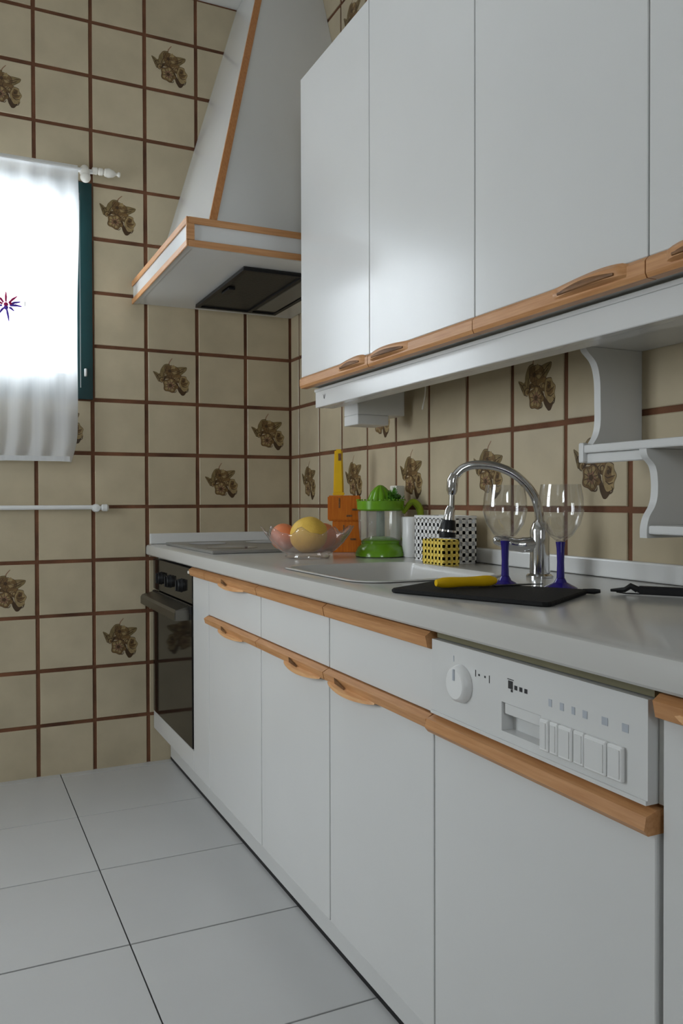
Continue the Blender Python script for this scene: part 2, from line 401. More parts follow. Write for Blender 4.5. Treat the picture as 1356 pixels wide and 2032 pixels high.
obj('pane', boxes((sx0+sw, sx1-sw, .026, .03, sz0+sw+.01, sz1-sw)), PANE, sash)
obj('window_catch', boxes((-.826, -.817, -.016, -.005, 1.468, 1.498), bev=.003, seg=2), PLAST, w1)
w2 = bpy.data.objects.new('unseen_window_left', None); COL.objects.link(w2); w2['kind'] = 'structure'; w2.location = (RX, LWIN[0], LWIN[2]); WLOC[w2.name] = Vector(w2.location)
y0, y1, z0, z1 = LWIN; f2 = .06; ym = (y0+y1)/2
obj('window_frame', boxes((RX-.1, RX+.004, y0, y0+f2, z0, z1), (RX-.1, RX+.004, y1-f2, y1, z0, z1), (RX-.1, RX+.004, y0+f2, y1-f2, z0, z0+f2), (RX-.1, RX+.004, y0+f2, y1-f2, z1-f2, z1), (RX-.1, RX+.004, ym-.04, ym+.04, z0+f2, z1-f2)), GREEN_FR, w2)
for a, b in ((y0+f2, ym-.04), (ym+.04, y1-f2)):
    obj('pane', boxes((RX-.05, RX-.046, a, b, z0+f2, z1-f2)), PANE, w2)

w3 = bpy.data.objects.new('unseen_window_back', None); COL.objects.link(w3); w3['kind'] = 'structure'; w3.location = (BWIN[0], RY, BWIN[2]); WLOC[w3.name] = Vector(w3.location)
x0, x1, z0, z1 = BWIN; xm = (x0+x1)/2
obj('window_frame', boxes((x0, x0+f2, RY-.1, RY+.004, z0, z1), (x1-f2, x1, RY-.1, RY+.004, z0, z1), (x0+f2, x1-f2, RY-.1, RY+.004, z0, z0+f2), (x0+f2, x1-f2, RY-.1, RY+.004, z1-f2, z1), (xm-.03, xm+.03, RY-.1, RY+.004, z0+f2, z1-f2)), GREEN_FR, w3)
for a, b in ((x0+f2, xm-.03), (xm+.03, x1-f2)):
    obj('pane', boxes((a, b, RY-.05, RY-.046, z0+f2, z1-f2)), PANE, w3)

# ------------------------------------------------------------------ curtain and rods
def curtain():
    bm = B(); nx, nz = 110, 44; zt, zb = 2.222, 1.152; xl = -1.66; grid = []
    for j in range(nz+1):
        t = j/nz; z = zt+(zb-zt)*t
        xr = -.852 - .012*max(0, (t-.55)/.45) - .018*max(0, (t-.9)/.1)**2 + .004*math.sin(t*9)
        row = []
        for i in range(nx+1):
            u = i/nx; x = xl+(xr-xl)*u
            am = .004+.007*min(1, t*3)
            y = -.062 + am*math.sin(u*64+.8*math.sin(t*3+u*7)) + .004*math.sin(u*23+t*2)
            if t < .035: y = -.062 + .012*math.sin(PI*t/.035)*(-1)
            zz = z + (.004*math.sin(u*17) if j == nz else 0)
            row.append(bm.verts.new((x, y, zz)))
        grid.append(row)
    for j in range(nz):
        for i in range(nx): bm.faces.new((grid[j][i], grid[j][i+1], grid[j+1][i+1], grid[j+1][i]))
    return bm
cur = tag(obj('curtain', curtain(), SHEER, smooth='all'), 'sheer white cafe curtain gathered over the bright far window', 'curtain')
obj('hem', boxes((-1.66, -.888, -.076, -.073, 1.150, 1.168)), SHEER, cur)
def spokes(angs, m, name):
    bm = B(); c = Vector((-1.098, -.079, 1.69))
    for a, l in angs:
        d = Vector((math.cos(a), 0, math.sin(a)))
        tube(bm, [c+d*.012, c+d*l*.6+Vector((0, 0, .002)), c+d*l], [.0034, .0045, .002], 6)
    sphere(bm, c+Vector((0, 0, .003 if m is EMBR else -.008)), .008, n=6)
    return obj(name, bm, m, cur)
spokes([(1.57, .046), (.75, .05), (2.3, .04), (.3, .03), (2.8, .045)], EMBR, 'embroidered_flower')
spokes([(0, .052), (.32, .05), (-.6, .032), (-1.4, .055), (-2.2, .04), (3.3, .05)], EMBB, 'embroidered_flower')
obj('stitched_mark', boxes((-1.037, -1.034, -.081, -.078, 1.692, 1.708)), PRINT, cur)

rod = thing('curtain_rod', 'white curtain rod with turned finial above the far window', 'curtain rod', (-.82, 0, 2.21))
obj('rod', tube(B(), [(-1.68, -.062, 2.207), (-.80, -.062, 2.207)], .008, 10), PLAST, rod, True)
bb = B(); tube(bb, spline([(-.826, .002, 2.222), (-.826, -.03, 2.224), (-.826, -.062, 2.212), (-.827, -.075, 2.185)], 5), [.012]*4+[.014]*8+[.017]*4, 12); sphere(bb, (-.827, -.076, 2.178), .0185, n=12)
obj('bracket', bb, IVORY, rod, True)
obj('finial', lathe(B(), [(.001, -.805), (.012, -.80), (.013, -.785), (.009, -.782), (.013, -.777), (.013, -.765), (.008, -.761), (.014, -.756), (.017, -.742), (.012, -.725), (.005, -.716), (.005, -.712), (.009, -.708), (.009, -.702), (.001, -.700)], (0, -.062, 2.212), 16, 'X'), IVORY, rod, True)
rail = thing('towel_rail', 'thin white horizontal rail on the tiles below the curtain', 'rail', (-.79, 0, .983))
obj('rail_bar', tube(B(), [(-1.66, -.03, .984), (-.795, -.03, .984)], .0085, 10), PLAST, rail, True)
rb = B(); lathe(rb, [(.001, .0), (.014, .0), (.012, -.022), (.016, -.03), (.013, -.042), (.001, -.045)], (-.79, .001, .981), 14, 'Y')
obj('bracket', rb, PLAST, rail, True)
obj('end_knob', lathe(B(), [(.001, -.784), (.009, -.782), (.008, -.772), (.013, -.768), (.014, -.752), (.008, -.745), (.001, -.744)], (0, -.03, .982), 14, 'X'), PLAST, rail, True)

# ------------------------------------------------------------------ worktop, sink, hob
DX = -.575                                            # front plane of the base units
WX, WZ = -.60, .84
YE = -3.15
BAS = (-.535, -.185, -1.72, -1.27)                    # basin x0 x1 y0 y1
def rrect(x0, x1, y0, y1, r, n=6):
    pts = []
    for cx, cy, a0 in ((x1-r, y1-r, 0), (x0+r, y1-r, PI/2), (x0+r, y0+r, PI), (x1-r, y0+r, 1.5*PI)):
        for i in range(n+1):
            a = a0+PI/2*i/n; pts.append((cx+r*math.cos(a), cy+r*math.sin(a)))
    return pts
def worktop_mesh():
    bm = B(); x0, x1, y0, y1 = WX, 0., YE, 0.
    hole = rrect(*BAS, .06)
    def ring(z, inset=0):
        pts = []
        for hx, hy in hole:                            # outer points matched to hole points by direction from the basin centre
            pts.append((hx, hy, z))
        return pts
    # outline box with bevelled front edge, top cut open for the basin
    bt = .010; prof = [(x0+bt, WZ), (x0+bt*.3, WZ-bt*.3), (x0, WZ-bt), (x0, WZ-.036), (x0+.004, WZ-.04)]
    for a, b in zip(prof, prof[1:]):
        vs = [bm.verts.new((a[0], y1, a[1])), bm.verts.new((b[0], y1, b[1])), bm.verts.new((b[0], y0, b[1])), bm.verts.new((a[0], y0, a[1]))]
        bm.faces.new(vs)
    for z in (WZ, WZ-.04):
        xs = x0+bt if z == WZ else x0+.004
        o = [(xs, y1), (xs, y0), (x1, y0), (x1, y1)]
        H = [bm.verts.new((hx, hy, z)) for hx, hy in hole]; O = [bm.verts.new((*p, z)) for p in o]
        n = len(H); q = n//4
        # hole corners order: (x1,y1) (x0,y1) (x0,y0) (x1,y0)
        mid = [q//2 + q*k for k in range(4)]; oc = [O[3], O[0], O[1], O[2]]
        for k in range(4):
            a, b = mid[k], mid[(k+1) % 4]
            seq = [H[i % n] for i in range(a, (b if b > a else b+n)+1)]
            bm.faces.new([oc[k]] + seq + [oc[(k+1) % 4]])
        if z == WZ: HT, OT = H, O
        else: HB, OB = H, O
    for i in range(len(HT)): bm.faces.new((HT[i], HT[(i+1) % len(HT)], HB[(i+1) % len(HB)], HB[i]))
    bm.faces.new((OT[1], OT[2], OB[2], OB[1])); bm.faces.new((OT[2], OT[3], OB[3], OB[2])); bm.faces.new((OT[3], OT[0], OB[0], OB[3]))
    bmesh.ops.remove_doubles(bm, verts=bm.verts[:], dist=1e-5)
    return bm
wt = thing('worktop', 'long glossy white kitchen worktop running along the tiled wall', 'worktop', (WX, YE, WZ-.04))
obj('slab', worktop_mesh(), TOPM, wt, True)
obj('upstand', boxes((-.020, -.001, YE, -.018, WZ+.001, WZ+.040), bev=.004, seg=2), WHITE, wt)
obj('upstand', boxes((-.588, -.001, -.0165, -.001, WZ+.001, WZ+.042), bev=.004, seg=2), WHITE, wt)
def basin():
    bm = B(); x0, x1, y0, y1 = BAS; secs = []
    for ins, z, r in ((-.012, WZ+.0015, .07), (-.009, WZ+.004, .068), (.002, WZ+.0035, .06), (.012, WZ-.01, .055), (.03, WZ-.12, .05), (.06, WZ-.145, .04), (.15, WZ-.15, .02)):
        secs.append([(x, y, z) for x, y in rrect(x0+ins, x1-ins, y0+ins, y1-ins, r)])
    loft(bm, secs, cap=False); bm.faces.new([v for v in bm.verts[-len(secs[0]):]])
    return bm
snk = thing('sink', 'white inset kitchen sink basin in the worktop before the tap', 'sink', (-.36, -1.5, WZ-.15))
bo = obj('basin', basin(), TOPM, snk, True)
obj('drain', lathe(B(), [(.001, 0), (.030, 0), (.030, .004), (.022, .004), (.020, .002), (.001, .002)], (-.36, -1.5, WZ-.15), 20), STEEL, snk, True)
hob = thing('hob', 'flat grey hob let into the far end of the worktop', 'hob', (-.31, -.40, WZ))
obj('hob_plate', boxes((-.545, -.075, -.70, -.085, WZ+.0005, WZ+.011), bev=.003, seg=2), HOBM, hob)
for hx, hy, hr in ((-.43, -.54, .085), (-.19, -.54, .07), (-.43, -.25, .07), (-.19, -.25, .09)):
    obj('cooking_zone', lathe(B(), [(.001, 0), (hr, 0), (hr, .0006), (.001, .0006)], (hx, hy, WZ+.0112), 28), BLACKG, hob)

# ------------------------------------------------------------------ base units
def carcass(y0, y1, x0=-.536, x1=-.03, z0=.13, z1=.796, t=.016):
    return boxes((x0, x1, y0, y0-t, z0, z1), (x0, x1, y1+t, y1, z0, z1), (x0, x1, y0-t, y1+t, z0, z0+t), (x1-.006, x1, y0-t, y1+t, z0+t, z1))
TOPP = [(-.553, .7935), (-.580, .7935), (-.5905, .7865), (-.5865, .768), (-.579, .765), (-.553, .765)]
LOWP = [(-.553, .659), (-.578, .659), (-.5905, .652), (-.587, .637), (-.579, .634), (-.553, .634)]
def strip(poly, y0, y1, parent, m=WOOD, name='wood_edge_strip'):
    return obj(name, extrude_y(B(), poly, y0-.0016, y1+.0016), m, parent)
def lip(parent, ya, yb, zt, drop=.007, out=.013, m=WOODP):   # carved finger pull swelling out below an edge strip
    bm = B(); n = 16; secs = []; th = .007
    for i in range(n+1):
        t = i/n; b = math.sin(PI*t)**.75; b2 = max(.05, b)
        y = ya+(yb-ya)*t; xo = -.586 - out*b; zb = zt - .004 - drop*b
        secs.append([(-.583, y, zt), (xo, y, zt-.002-drop*b*.55), (xo-.002, y, zb-.002), (xo+.006, y, zb-.004*b2), (-.580, y, zt-.008*b2-.006)])
    loft(bm, secs)
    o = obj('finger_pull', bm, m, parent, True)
    nb = B(); c = ya+(yb-ya)*.2                            # dark wedge painting in the shadow behind the pull
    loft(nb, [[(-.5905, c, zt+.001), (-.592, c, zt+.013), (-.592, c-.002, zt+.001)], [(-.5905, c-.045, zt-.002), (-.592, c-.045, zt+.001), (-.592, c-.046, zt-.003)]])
    obj('pull_hollow_shade', nb, WOODD, o)
    return o
def door(parent, y0, y1, z0, z1, name='door', m=WHITE):
    return obj(name, boxes((DX, DX+.018, y0-.0022, y1+.0022, z0, z1), bev=.0012), m, parent)
Y0, Y1, Y2, Y3, Y4, Y5 = -.58, -.757, -1.222, -1.637, -2.046, -2.517
FB = .132
u = thing('oven_housing', 'white oven cabinet with narrow side panel at the far end of the row', 'cabinet', (-.55, -.38, .13))
obj('carcass', boxes((-.553, -.03, -.002, -.016, .13, .796), (-.536, -.03, Y1+.016, Y1+.001, .13, .796), (-.553, -.03, -.016, Y1+.016, .13, .146), (-.553, -.03, -.583, -.599, .147, .796)), CARC, u)
obj('side_stile', boxes((DX, DX+.018, Y0-.002, Y1+.0022, FB, .764), bev=.0012), WHITE, u)
obj('bottom_rail', boxes((DX, DX+.018, -.004, Y0, FB, .198), bev=.0012), WHITE, u)
so = strip(TOPP, Y0-.004, Y1, u)
obj('end_cap', boxes((-.592, -.575, Y0+.006, Y0-.004, .772, .782), bev=.002), IVORY, u)

u = thing('drawer_cabinet', 'white base cabinet with one drawer and one door beside the oven', 'cabinet', (-.55, (Y1+Y2)/2, .13))
obj('carcass', carcass(Y1, Y2), CARC, u)
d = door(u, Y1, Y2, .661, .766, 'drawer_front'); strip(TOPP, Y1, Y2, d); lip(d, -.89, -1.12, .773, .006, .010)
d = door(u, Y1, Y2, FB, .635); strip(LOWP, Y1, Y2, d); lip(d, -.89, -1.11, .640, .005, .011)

u = thing('sink_cabinet', 'white two-door base cabinet with blank drawer fronts under the sink', 'cabinet', (-.55, Y3, .13))
obj('carcass', carcass(Y2, Y4), CARC, u)
for a, b, ha, hb in ((Y2, Y3, -1.41, -1.615), (Y3, Y4, -1.655, -1.86)):
    d = door(u, a, b, .661, .766, 'blank_front'); strip(TOPP, a, b, d)
    d = door(u, a, b, FB, .635); strip(LOWP, a, b, d); lip(d, ha, hb, .640)

u = thing('end_cabinet', 'white base cabinet at the right edge, right of the dishwasher', 'cabinet', (-.55, -2.8, .13))
obj('carcass', carcass(Y5-.003, -3.10), CARC, u)
d = door(u, Y5-.004, -3.10, FB, .766); strip(TOPP, Y5-.004, -3.10, d); lip(d, -2.55, -2.72, .782, .012, .012)

pl = thing('plinth', 'white recessed kick board along the floor under the base cabinets', 'plinth', (-.51, -1.5, 0))
obj('kick_board', boxes((-.51, -.494, YE, -.002, .011, .1295)), WHITE2, pl)
obj('gap_shade_strip', boxes((-.5105, -.495, YE, -.002, .0006, .0105)), BLACKP, pl)  # black strip standing in for the shaded gap below the board

# oven
ov = thing('oven', 'black glass built-in oven with steel bar handle', 'oven', (-.55, -.30, .2))
obj('body', boxes((-.556, -.08, -.025, -.575, .205, .785)), BLACKP, ov)
obj('control_panel', boxes((DX-.002, -.557, -.018, -.578, .672, .788), bev=.002), BLACKG, ov)
for yk in (-.15, -.285, -.44):
    k = lathe(B(), [(.001, DX-.018), (.018, DX-.018), (.021, DX-.015), (.022, DX-.006), (.024, DX-.0025), (.001, DX-.0025)], (0, yk, .722), 20, 'X')
    ko = obj('knob', k, BLACKP, ov, True)
    obj('knob_grip', boxes((DX-.023, DX-.0175, yk-.004, yk+.004, .703, .741), bev=.002), BLACKP, ko)
dr = obj('oven_door', boxes((DX-.004, -.557, -.018, -.578, .203, .668), bev=.003, seg=2), BLACKG, ov)
obj('door_trim', boxes((DX-.006, DX-.0035, -.018, -.578, .640, .666), bev=.001), BLACKP, dr)
hb = B()
loft(hb, [[(DX-.005, y, .662), (DX-.046, y+0, .652), (DX-.052, y, .643), (DX-.052, y, .618), (DX-.046, y, .618), (DX-.044, y, .641), (DX-.005, y, .650)] for y in (-.022, -.545)])
box(hb, DX-.050, DX-.005, -.545, -.551, .618, .652)
DSTEEL = mat('dark_brushed_steel', (.20, .19, .165), .36, metal=1, noise=.12, nscale=20, stretch=(20, 1, 20))
obj('handle', hb, DSTEEL, dr)

# dishwasher
dw = thing('dishwasher', 'white built-in dishwasher with knob and button panel', 'dishwasher', (-.55, (Y4+Y5)/2, .1))
obj('body', boxes((-.553, -.04, Y4-.006, Y5+.006, .132, .79)), CARC, dw)
PX = DX-.006
py0, py1, pz0, pz1 = Y4-.004, Y5+.010, .664, .783
ry0, ry1, rz0, rz1 = -2.236, -2.322, .681, .722
pan = obj('control_panel', boxes((PX, -.552, py0, ry0, pz0, pz1), (PX, -.552, ry1, py1, pz0, pz1), (PX, -.552, ry0, ry1, pz0, rz0), (PX, -.552, ry0, ry1, rz1, pz1), (PX+.02, -.552, ry0, ry1, rz0, rz1)), WHITE, dw)
obj('panel_lip', boxes((PX-.003, PX-.0003, py0, py1, .664, .669)), WHITE, pan)
obj('grip', boxes((PX+.001, PX+.006, ry0-.006, ry1+.001, .706, .7215), bev=.001), WHITE, pan)
obj('top_rail', boxes((DX+.004, -.552, py0, py1, .7845, .797)), mat('olive_edge', (.20, .18, .10), .6, noise=.2), dw)
kb = B(); lathe(kb, [(.001, PX-.014), (.022, PX-.014), (.026, PX-.011), (.029, PX-.002), (.029, PX-.0003), (.001, PX-.0003)], (0, -2.135, .727), 28, 'X')
ko = obj('knob', kb, PLAST, pan, True)
obj('knob_pointer', boxes((PX-.0155, PX-.0138, -2.137, -2.133, .733, .750)), PRINTG, ko)
yb = -2.3265
for wpx, inset in ((.0185, .003), (.0175, .0), (.027, .002), (.021, -.002), (.0385, .003), (.026, .001)):
    fr = B(); y_a, y_b = yb, yb-wpx+.0015
    box(fr, PX-.006-inset*.3, PX-.0002, y_a, y_b, .679, .7205, bev=.0015)
    b_ = obj('button', fr, PLAST, pan)
    obj('button_inset', boxes((PX-.0072-inset*.3, PX-.0058-inset*.3, y_a-.0035, y_b+.0035, .683, .7165)), WHITE2, b_)
    yb -= wpx
pm = lambda n, a, b, c, d, m: obj(n, boxes((PX-.0006, PX-.0001, a, b, c, d)), m, pan)
for a, b, c, d in ((-2.172, -2.1735, .745, .755), (-2.180, -2.183, .7475, .7505), (-2.195, -2.198, .7475, .7505), (-2.2065, -2.2078, .742, .753),
                   (-2.252, -2.262, .744, .755), (-2.266, -2.272, .7445, .7505), (-2.277, -2.283, .7445, .7505), (-2.288, -2.294, .7445, .7505), (-2.250, -2.264, .7565, .7575), (-2.258, -2.262, .740, .7435)):
    pm('printed_mark', a, b, c, d, PRINT)
pm('printed_mark', -2.113, -2.1145, .757, .766, PRINTG)
for a, b in ((-2.338, -2.344), (-2.360, -2.367), (-2.382, -2.388), (-2.402, -2.410), (-2.435, -2.445), (-2.468, -2.478)):
    pm('printed_symbol', a, b, .738, .7475, PRINTG)
d = obj('door', boxes((DX, DX+.018, Y4-.002, Y5+.004, FB, .635), bev=.0012), WHITE, dw)
LP2 = [(-.553, .660), (-.574, .660), (-.591, .655), (-.594, .640), (-.588, .633), (-.553, .633)]
strip(LP2, Y4-.001, Y5+.001, d)
obj('side_filler', boxes((-.565, -.552, Y5+.009, Y5+.001, .664, .783)), CARC, dw)

# ------------------------------------------------------------------ wall units
UX = -.33; UB = 1.340; UT = 2.255
UP = [(-.312, 1.3725), (UX, 1.3725), (UX-.006, 1.366), (UX-.006, 1.347), (UX-.002, UB), (-.312, UB)]
ys = [-.905, -1.348, -1.806, -2.261, -2.716]
def upper_handle(parent, ya, yb, flip):
    bm = B(); n = 14; secs = []
    for i in range(n+1):
        t = i/n; b = math.sin(PI*t)**.6; y = ya+(yb-ya)*t; g = b*(.35+.65*(t if flip else 1-t))
        secs.append([(UX-.004, y, 1.3700+.012*g), (UX-.005-.016*g, y, 1.3655+.006*g), (UX-.005-.018*g, y, 1.354), (UX-.004, y, 1.349)])
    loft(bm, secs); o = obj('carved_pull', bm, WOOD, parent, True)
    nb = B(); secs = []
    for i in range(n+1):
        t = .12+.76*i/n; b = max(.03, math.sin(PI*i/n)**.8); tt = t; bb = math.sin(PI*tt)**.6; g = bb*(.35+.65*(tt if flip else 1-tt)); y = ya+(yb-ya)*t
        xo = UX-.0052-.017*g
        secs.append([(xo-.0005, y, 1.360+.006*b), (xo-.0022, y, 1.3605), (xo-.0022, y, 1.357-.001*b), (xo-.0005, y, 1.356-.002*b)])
    loft(nb, secs); obj('pull_hollow_shade', nb, WOODD, o)  # dark wood sliver on the face, coloured as the shaded recess
ulabels = ['white two-door wall cabinet nearest the cooker hood', 'white two-door wall cabinet at the right, above the scalloped shelf']
for q in range(2):
    a, c, b = ys[2*q], ys[2*q+1], ys[2*q+2]
    u = thing('wall_cabinet', ulabels[q], 'cabinet', (-.16, c, 1.345), 'wall cabinets')
    obj('carcass', boxes((-.311, -.002, a-.0005, b+.0005, 1.3455, UT)), CARC, u)
    for k, (ya, yb) in enumerate(((a, c), (c, b))):
        bm = boxes((UX, UX+.018, ya-.0016, yb+.0016, 1.373, UT), bev=.0012)
        d = obj('door', bm, WHITE, u)
        ob = obj('wood_edge_strip', extrude_y(B(), UP, ya-.0012, yb+.0012), WOOD, d)
        if q == 0: upper_handle(d, *((-1.175, -1.335) if k == 0 else (-1.362, -1.555)), k == 0)
        else: upper_handle(d, *((-2.045, -2.225) if k == 0 else (-2.30, -2.46)), k == 0)
pe = thing('pelmet', 'white board fixed along the underside of the wall cabinets', 'pelmet', (-.27, -1.8, 1.284))
obj('front_board', boxes((-.285, -.262, -.907, -3.12, 1.2845, 1.3395), bev=.0015), PELM, pe)
obj('top_bead', boxes((-.289, -.2853, -.907, -3.12, 1.331, 1.3395), bev=.001), WHITE2, pe)
obj('bottom_ledge', boxes((-.2615, -.225, -.907, -3.12, 1.2855, 1.297)), WHITE2, pe)
vm = B()
for dy in (-1, 1):
    loft(vm, [[(-.2855, -.972-.006*dy*-1, 1.319), (-.2865, -.972+.006*dy, 1.319), (-.2865, -.972+.006*dy-.002, 1.319)], [(-.2855, -.972, 1.306), (-.2865, -.972, 1.306), (-.2865, -.974, 1.306)]])
obj('printed_mark', vm, PRINT, pe, label='small dark V-shaped mark')
bx_ = thing('fixture_box', 'small stepped white box fixed under the wall cabinet near the corner', 'fixture', (-.10, -.95, 1.23))
obj('upper_box', boxes((-.19, -.03, -.908, -1.0, 1.262, 1.3385), bev=.002), WHITE2, bx_)
obj('lower_box', boxes((-.19, -.085, -.908, -1.0, 1.232, 1.2615), bev=.002), WHITE2, bx_)
tag(obj('pull_cord', tube(B(), spline([(-.03, -1.122, 1.345), (-.03, -1.118, 1.31), (-.031, -1.105, 1.272)], 5), [.0018]*8+[.0024]*3, 6), IVORY, smooth=True), 'thin white cord hanging under the wall cabinet in front of the tiles', 'cord')

# scalloped shelf unit under the second wall cabinet
sh = thing('wall_shelf', 'white scalloped two-tier shelf unit hanging under the wall cabinets', 'shelf', (-.07, -1.92, .94))
def scallop(y0, y1, pts):          # panel in the XZ plane, wall edge at x=-.001
    return loft(B(), [[(x, y0, z) for x, z in pts], [(x, y1, z) for x, z in pts]])
def curve_pts(ctrl): return [(p.x, p.y) for p in spline([(a, b, 0) for a, b in ctrl], 6)]
front = curve_pts([(-.148, 1.309), (-.145, 1.300), (-.122, 1.278), (-.1125, 1.245), (-.111, 1.20), (-.111, 1.16), (-.117, 1.135), (-.130, 1.1165)])
obj('side_panel', scallop(-1.924, -1.906, front+[(-.001, 1.1165), (-.001, 1.309)]), WHITE2, sh)
obj('top_board', boxes((-.16, -.001, -1.906, -2.62, 1.3095, 1.3275)), WHITE2, sh)
obj('shelf_board', boxes((-.143, -.001, -1.902, -2.62, 1.099, 1.1155), bev=.003, seg=2), WHITE2, sh)
obj('shelf_apron', boxes((-.136, -.124, -1.905, -2.06, 1.079, 1.0985), bev=.002), WHITE2, sh)
obj('shelf_lip', boxes((-.146, -.132, -1.899, -1.913, 1.080, 1.120), bev=.003, seg=2), WHITE2, sh)
low = curve_pts([(-.150, 1.0985), (-.146, 1.085), (-.128, 1.068), (-.122, 1.045), (-.122, 1.015), (-.128, .995), (-.142, .975), (-.148, .955), (-.148, .937)])
obj('lower_bracket', scallop(-2.082, -2.065, low+[(-.001, .937), (-.001, 1.0985)]), WHITE2, sh)
obj('lower_shelf', boxes((-.146, -.001, -2.083, -2.60, .944, .960), bev=.003, seg=2), WHITE2, sh)
obj('side_panel', scallop(-2.638, -2.6205, front+[(-.001, 1.1), (-.001, 1.327)]), WHITE2, sh)
obj('lower_bracket', scallop(-2.617, -2.6005, low+[(-.001, .937), (-.001, 1.0985)]), WHITE2, sh)

# ------------------------------------------------------------------ cooker hood
hd = thing('cooker_hood', 'tapered white cooker hood with oak trim in the tiled corner', 'cooker hood', (-.3, -.4, 1.755))
HX, HY, HB, HT = -.643, -.795, 1.757, 1.838
obj('canopy_band', boxes((HX, HX+.016, HY, -.001, HB, HT), (HX+.016, -.001, HY, HY+.016, HB, HT), (HX+.016, -.001, HY+.016, -.001, HT-.01, HT)), WHITE, hd)
obj('underside_panel', boxes((HX+.017, -.001, HY+.017, -.001, HB+.002, HB+.010)), WHITE2, hd)
for z0, z1 in ((HT-.017, HT+.003), (HB-.003, HB+.017)):
    obj('oak_trim', boxes((HX-.006, HX-.0005, HY-.006, -.001, z0, z1), bev=.0015), WOOD, hd)
    obj('oak_trim', boxes((HX-.0004, -.001, HY-.006, HY-.0005, z0, z1), bev=.0015), WOODX, hd)
obj('oak_corner', boxes((HX-.006, HX+.018, HY-.0065, HY-.0005, HB+.0172, HT-.0172)), WOODX, hd)
fl = obj('filter_panel', boxes((-.425, -.10, -.655, -.085, HB-.006, HB+.001), bev=.002), BLACKM, hd)
obj('filter_frame', boxes((-.425, -.41, -.655, -.085, HB-.012, HB-.0062), (-.115, -.10, -.655, -.085, HB-.012, HB-.0062), (-.41, -.115, -.655, -.64, HB-.012, HB-.0062), (-.41, -.115, -.10, -.085, HB-.012, HB-.0062), (-.22, -.205, -.64, -.10, HB-.012, HB-.0062)), BLACKP, fl)
obj('lamp_cover', boxes((-.20, -.12, -.60, -.14, HB-.011, HB-.0062), bev=.002), mat('smoky_lamp_cover', (.16, .155, .14), .35, noise=.1), fl)
obj('filter_latch', boxes((-.40, -.375, -.42, -.34, HB-.016, HB-.0062), bev=.002), BLACKP, fl)
A0, A1 = (-.566, -.755), (-.226, -.305)             # near-left corner of the chimney at the canopy and at the ceiling
zb, zt = HT+.0005, RZ-.001
ch = B(); loft(ch, [[(A0[0], A0[1], zb), (-.001, A0[1], zb), (-.001, -.001, zb), (A0[0], -.001, zb)], [(A1[0], A1[1], zt), (-.001, A1[1], zt), (-.001, -.001, zt), (A1[0], -.001, zt)]])
obj('chimney', ch, WHITE, hd)
tb = B(); w = .020
for e in (0,):
    loft(tb, [[(A0[0]-.003, A0[1]-.003, zb+.003), (A0[0]+w, A0[1]-.003, zb+.003), (A0[0]+w, A0[1]+.002, zb+.003), (A0[0]-.003, A0[1]+.006, zb+.003)],
              [(A1[0]-.003, A1[1]-.003, zt-.002), (A1[0]+w, A1[1]-.003, zt-.002), (A1[0]+w, A1[1]+.002, zt-.002), (A1[0]-.003, A1[1]+.006, zt-.002)]])
obj('oak_edge', tb, mat('oak_upright', (.56, .25, .085), .42, nscale=9, stretch=(22, 22, 1.2), col2=(.44, .17, .05), bump=.05), hd)

# ------------------------------------------------------------------ things on the worktop
T = WZ+.0005
R2 = Vector((ri.x, ri.y, 0)).normalized()             # along-the-counter direction square to the view (layout only)
# bowl with fruit
BC = (-.345, -.985)
def bowl():
    bm = B(); n = 72; prof = [(.062, .0), (.066, .006), (.060, .010), (.080, .022), (.105, .045), (.122, .068), (.130, .082)]
    inner = [(.124, .080), (.116, .066), (.099, .046), (.074, .026), (.05, .016), (.001, .013)]
    secs = []
    for r, z in [(.001, .002)]+prof+inner:
        k = max(0, (z-.05)/.035); s = []
        for i in range(n):
            a = 2*PI*i/n; wv = math.cos(9*a); wv2 = math.cos(18*a+.6)
            rr = r*(1+k*(.055*wv+.02*wv2)); zz = z+k*(.011*wv+.004*wv2)
            s.append((BC[0]+rr*math.cos(a), BC[1]+rr*math.sin(a), T+zz))
        secs.append(s)
    return loft(bm, secs, cap=True)
tag(obj('fruit_bowl', bowl(), BOWLM, smooth='all'), 'pinkish clear glass fruit bowl with ruffled rim', 'bowl')
def fruit(name, c, r, m, label, cat, sz=1.0, nub=0, tilt=0):
    bm = B(); n = 26; pr = []
    for i in range(n+1):
        t = PI*i/n; pr.append((max(1e-4, r*math.sin(t)*(1+.02*math.sin(3*t))), -r*sz*math.cos(t)*(1+nub*math.exp(-((t-PI)/.22)**2) + nub*.6*math.exp(-(t/.22)**2))))
    lathe(bm, pr, (0, 0, 0), 30)
    bmesh.ops.rotate(bm, verts=bm.verts[:], cent=(0, 0, 0), matrix=Matrix.Rotation(tilt, 3, Vector((.4, .9, 0)).normalized()))
    bmesh.ops.translate(bm, verts=bm.verts[:], vec=c)
    return tag(obj(name, bm, m, smooth='all'), label, cat)
fruit('lemon', (-.352, -1.008, T+.014+.0535), .0525, LEMON, 'large yellow lemon at the front of the glass bowl', 'lemon', 1.02, .05, 1.1)
fruit('orange', (-.400, -.935, T+.060), .040, PEACH, 'orange fruit left of the lemon in the glass bowl', 'fruit', .97, 0, .5)
fruit('orange', (-.283, -.955, T+.060), .040, PEACH, 'orange fruit right of the lemon in the glass bowl', 'fruit', .97, 0, -.7)

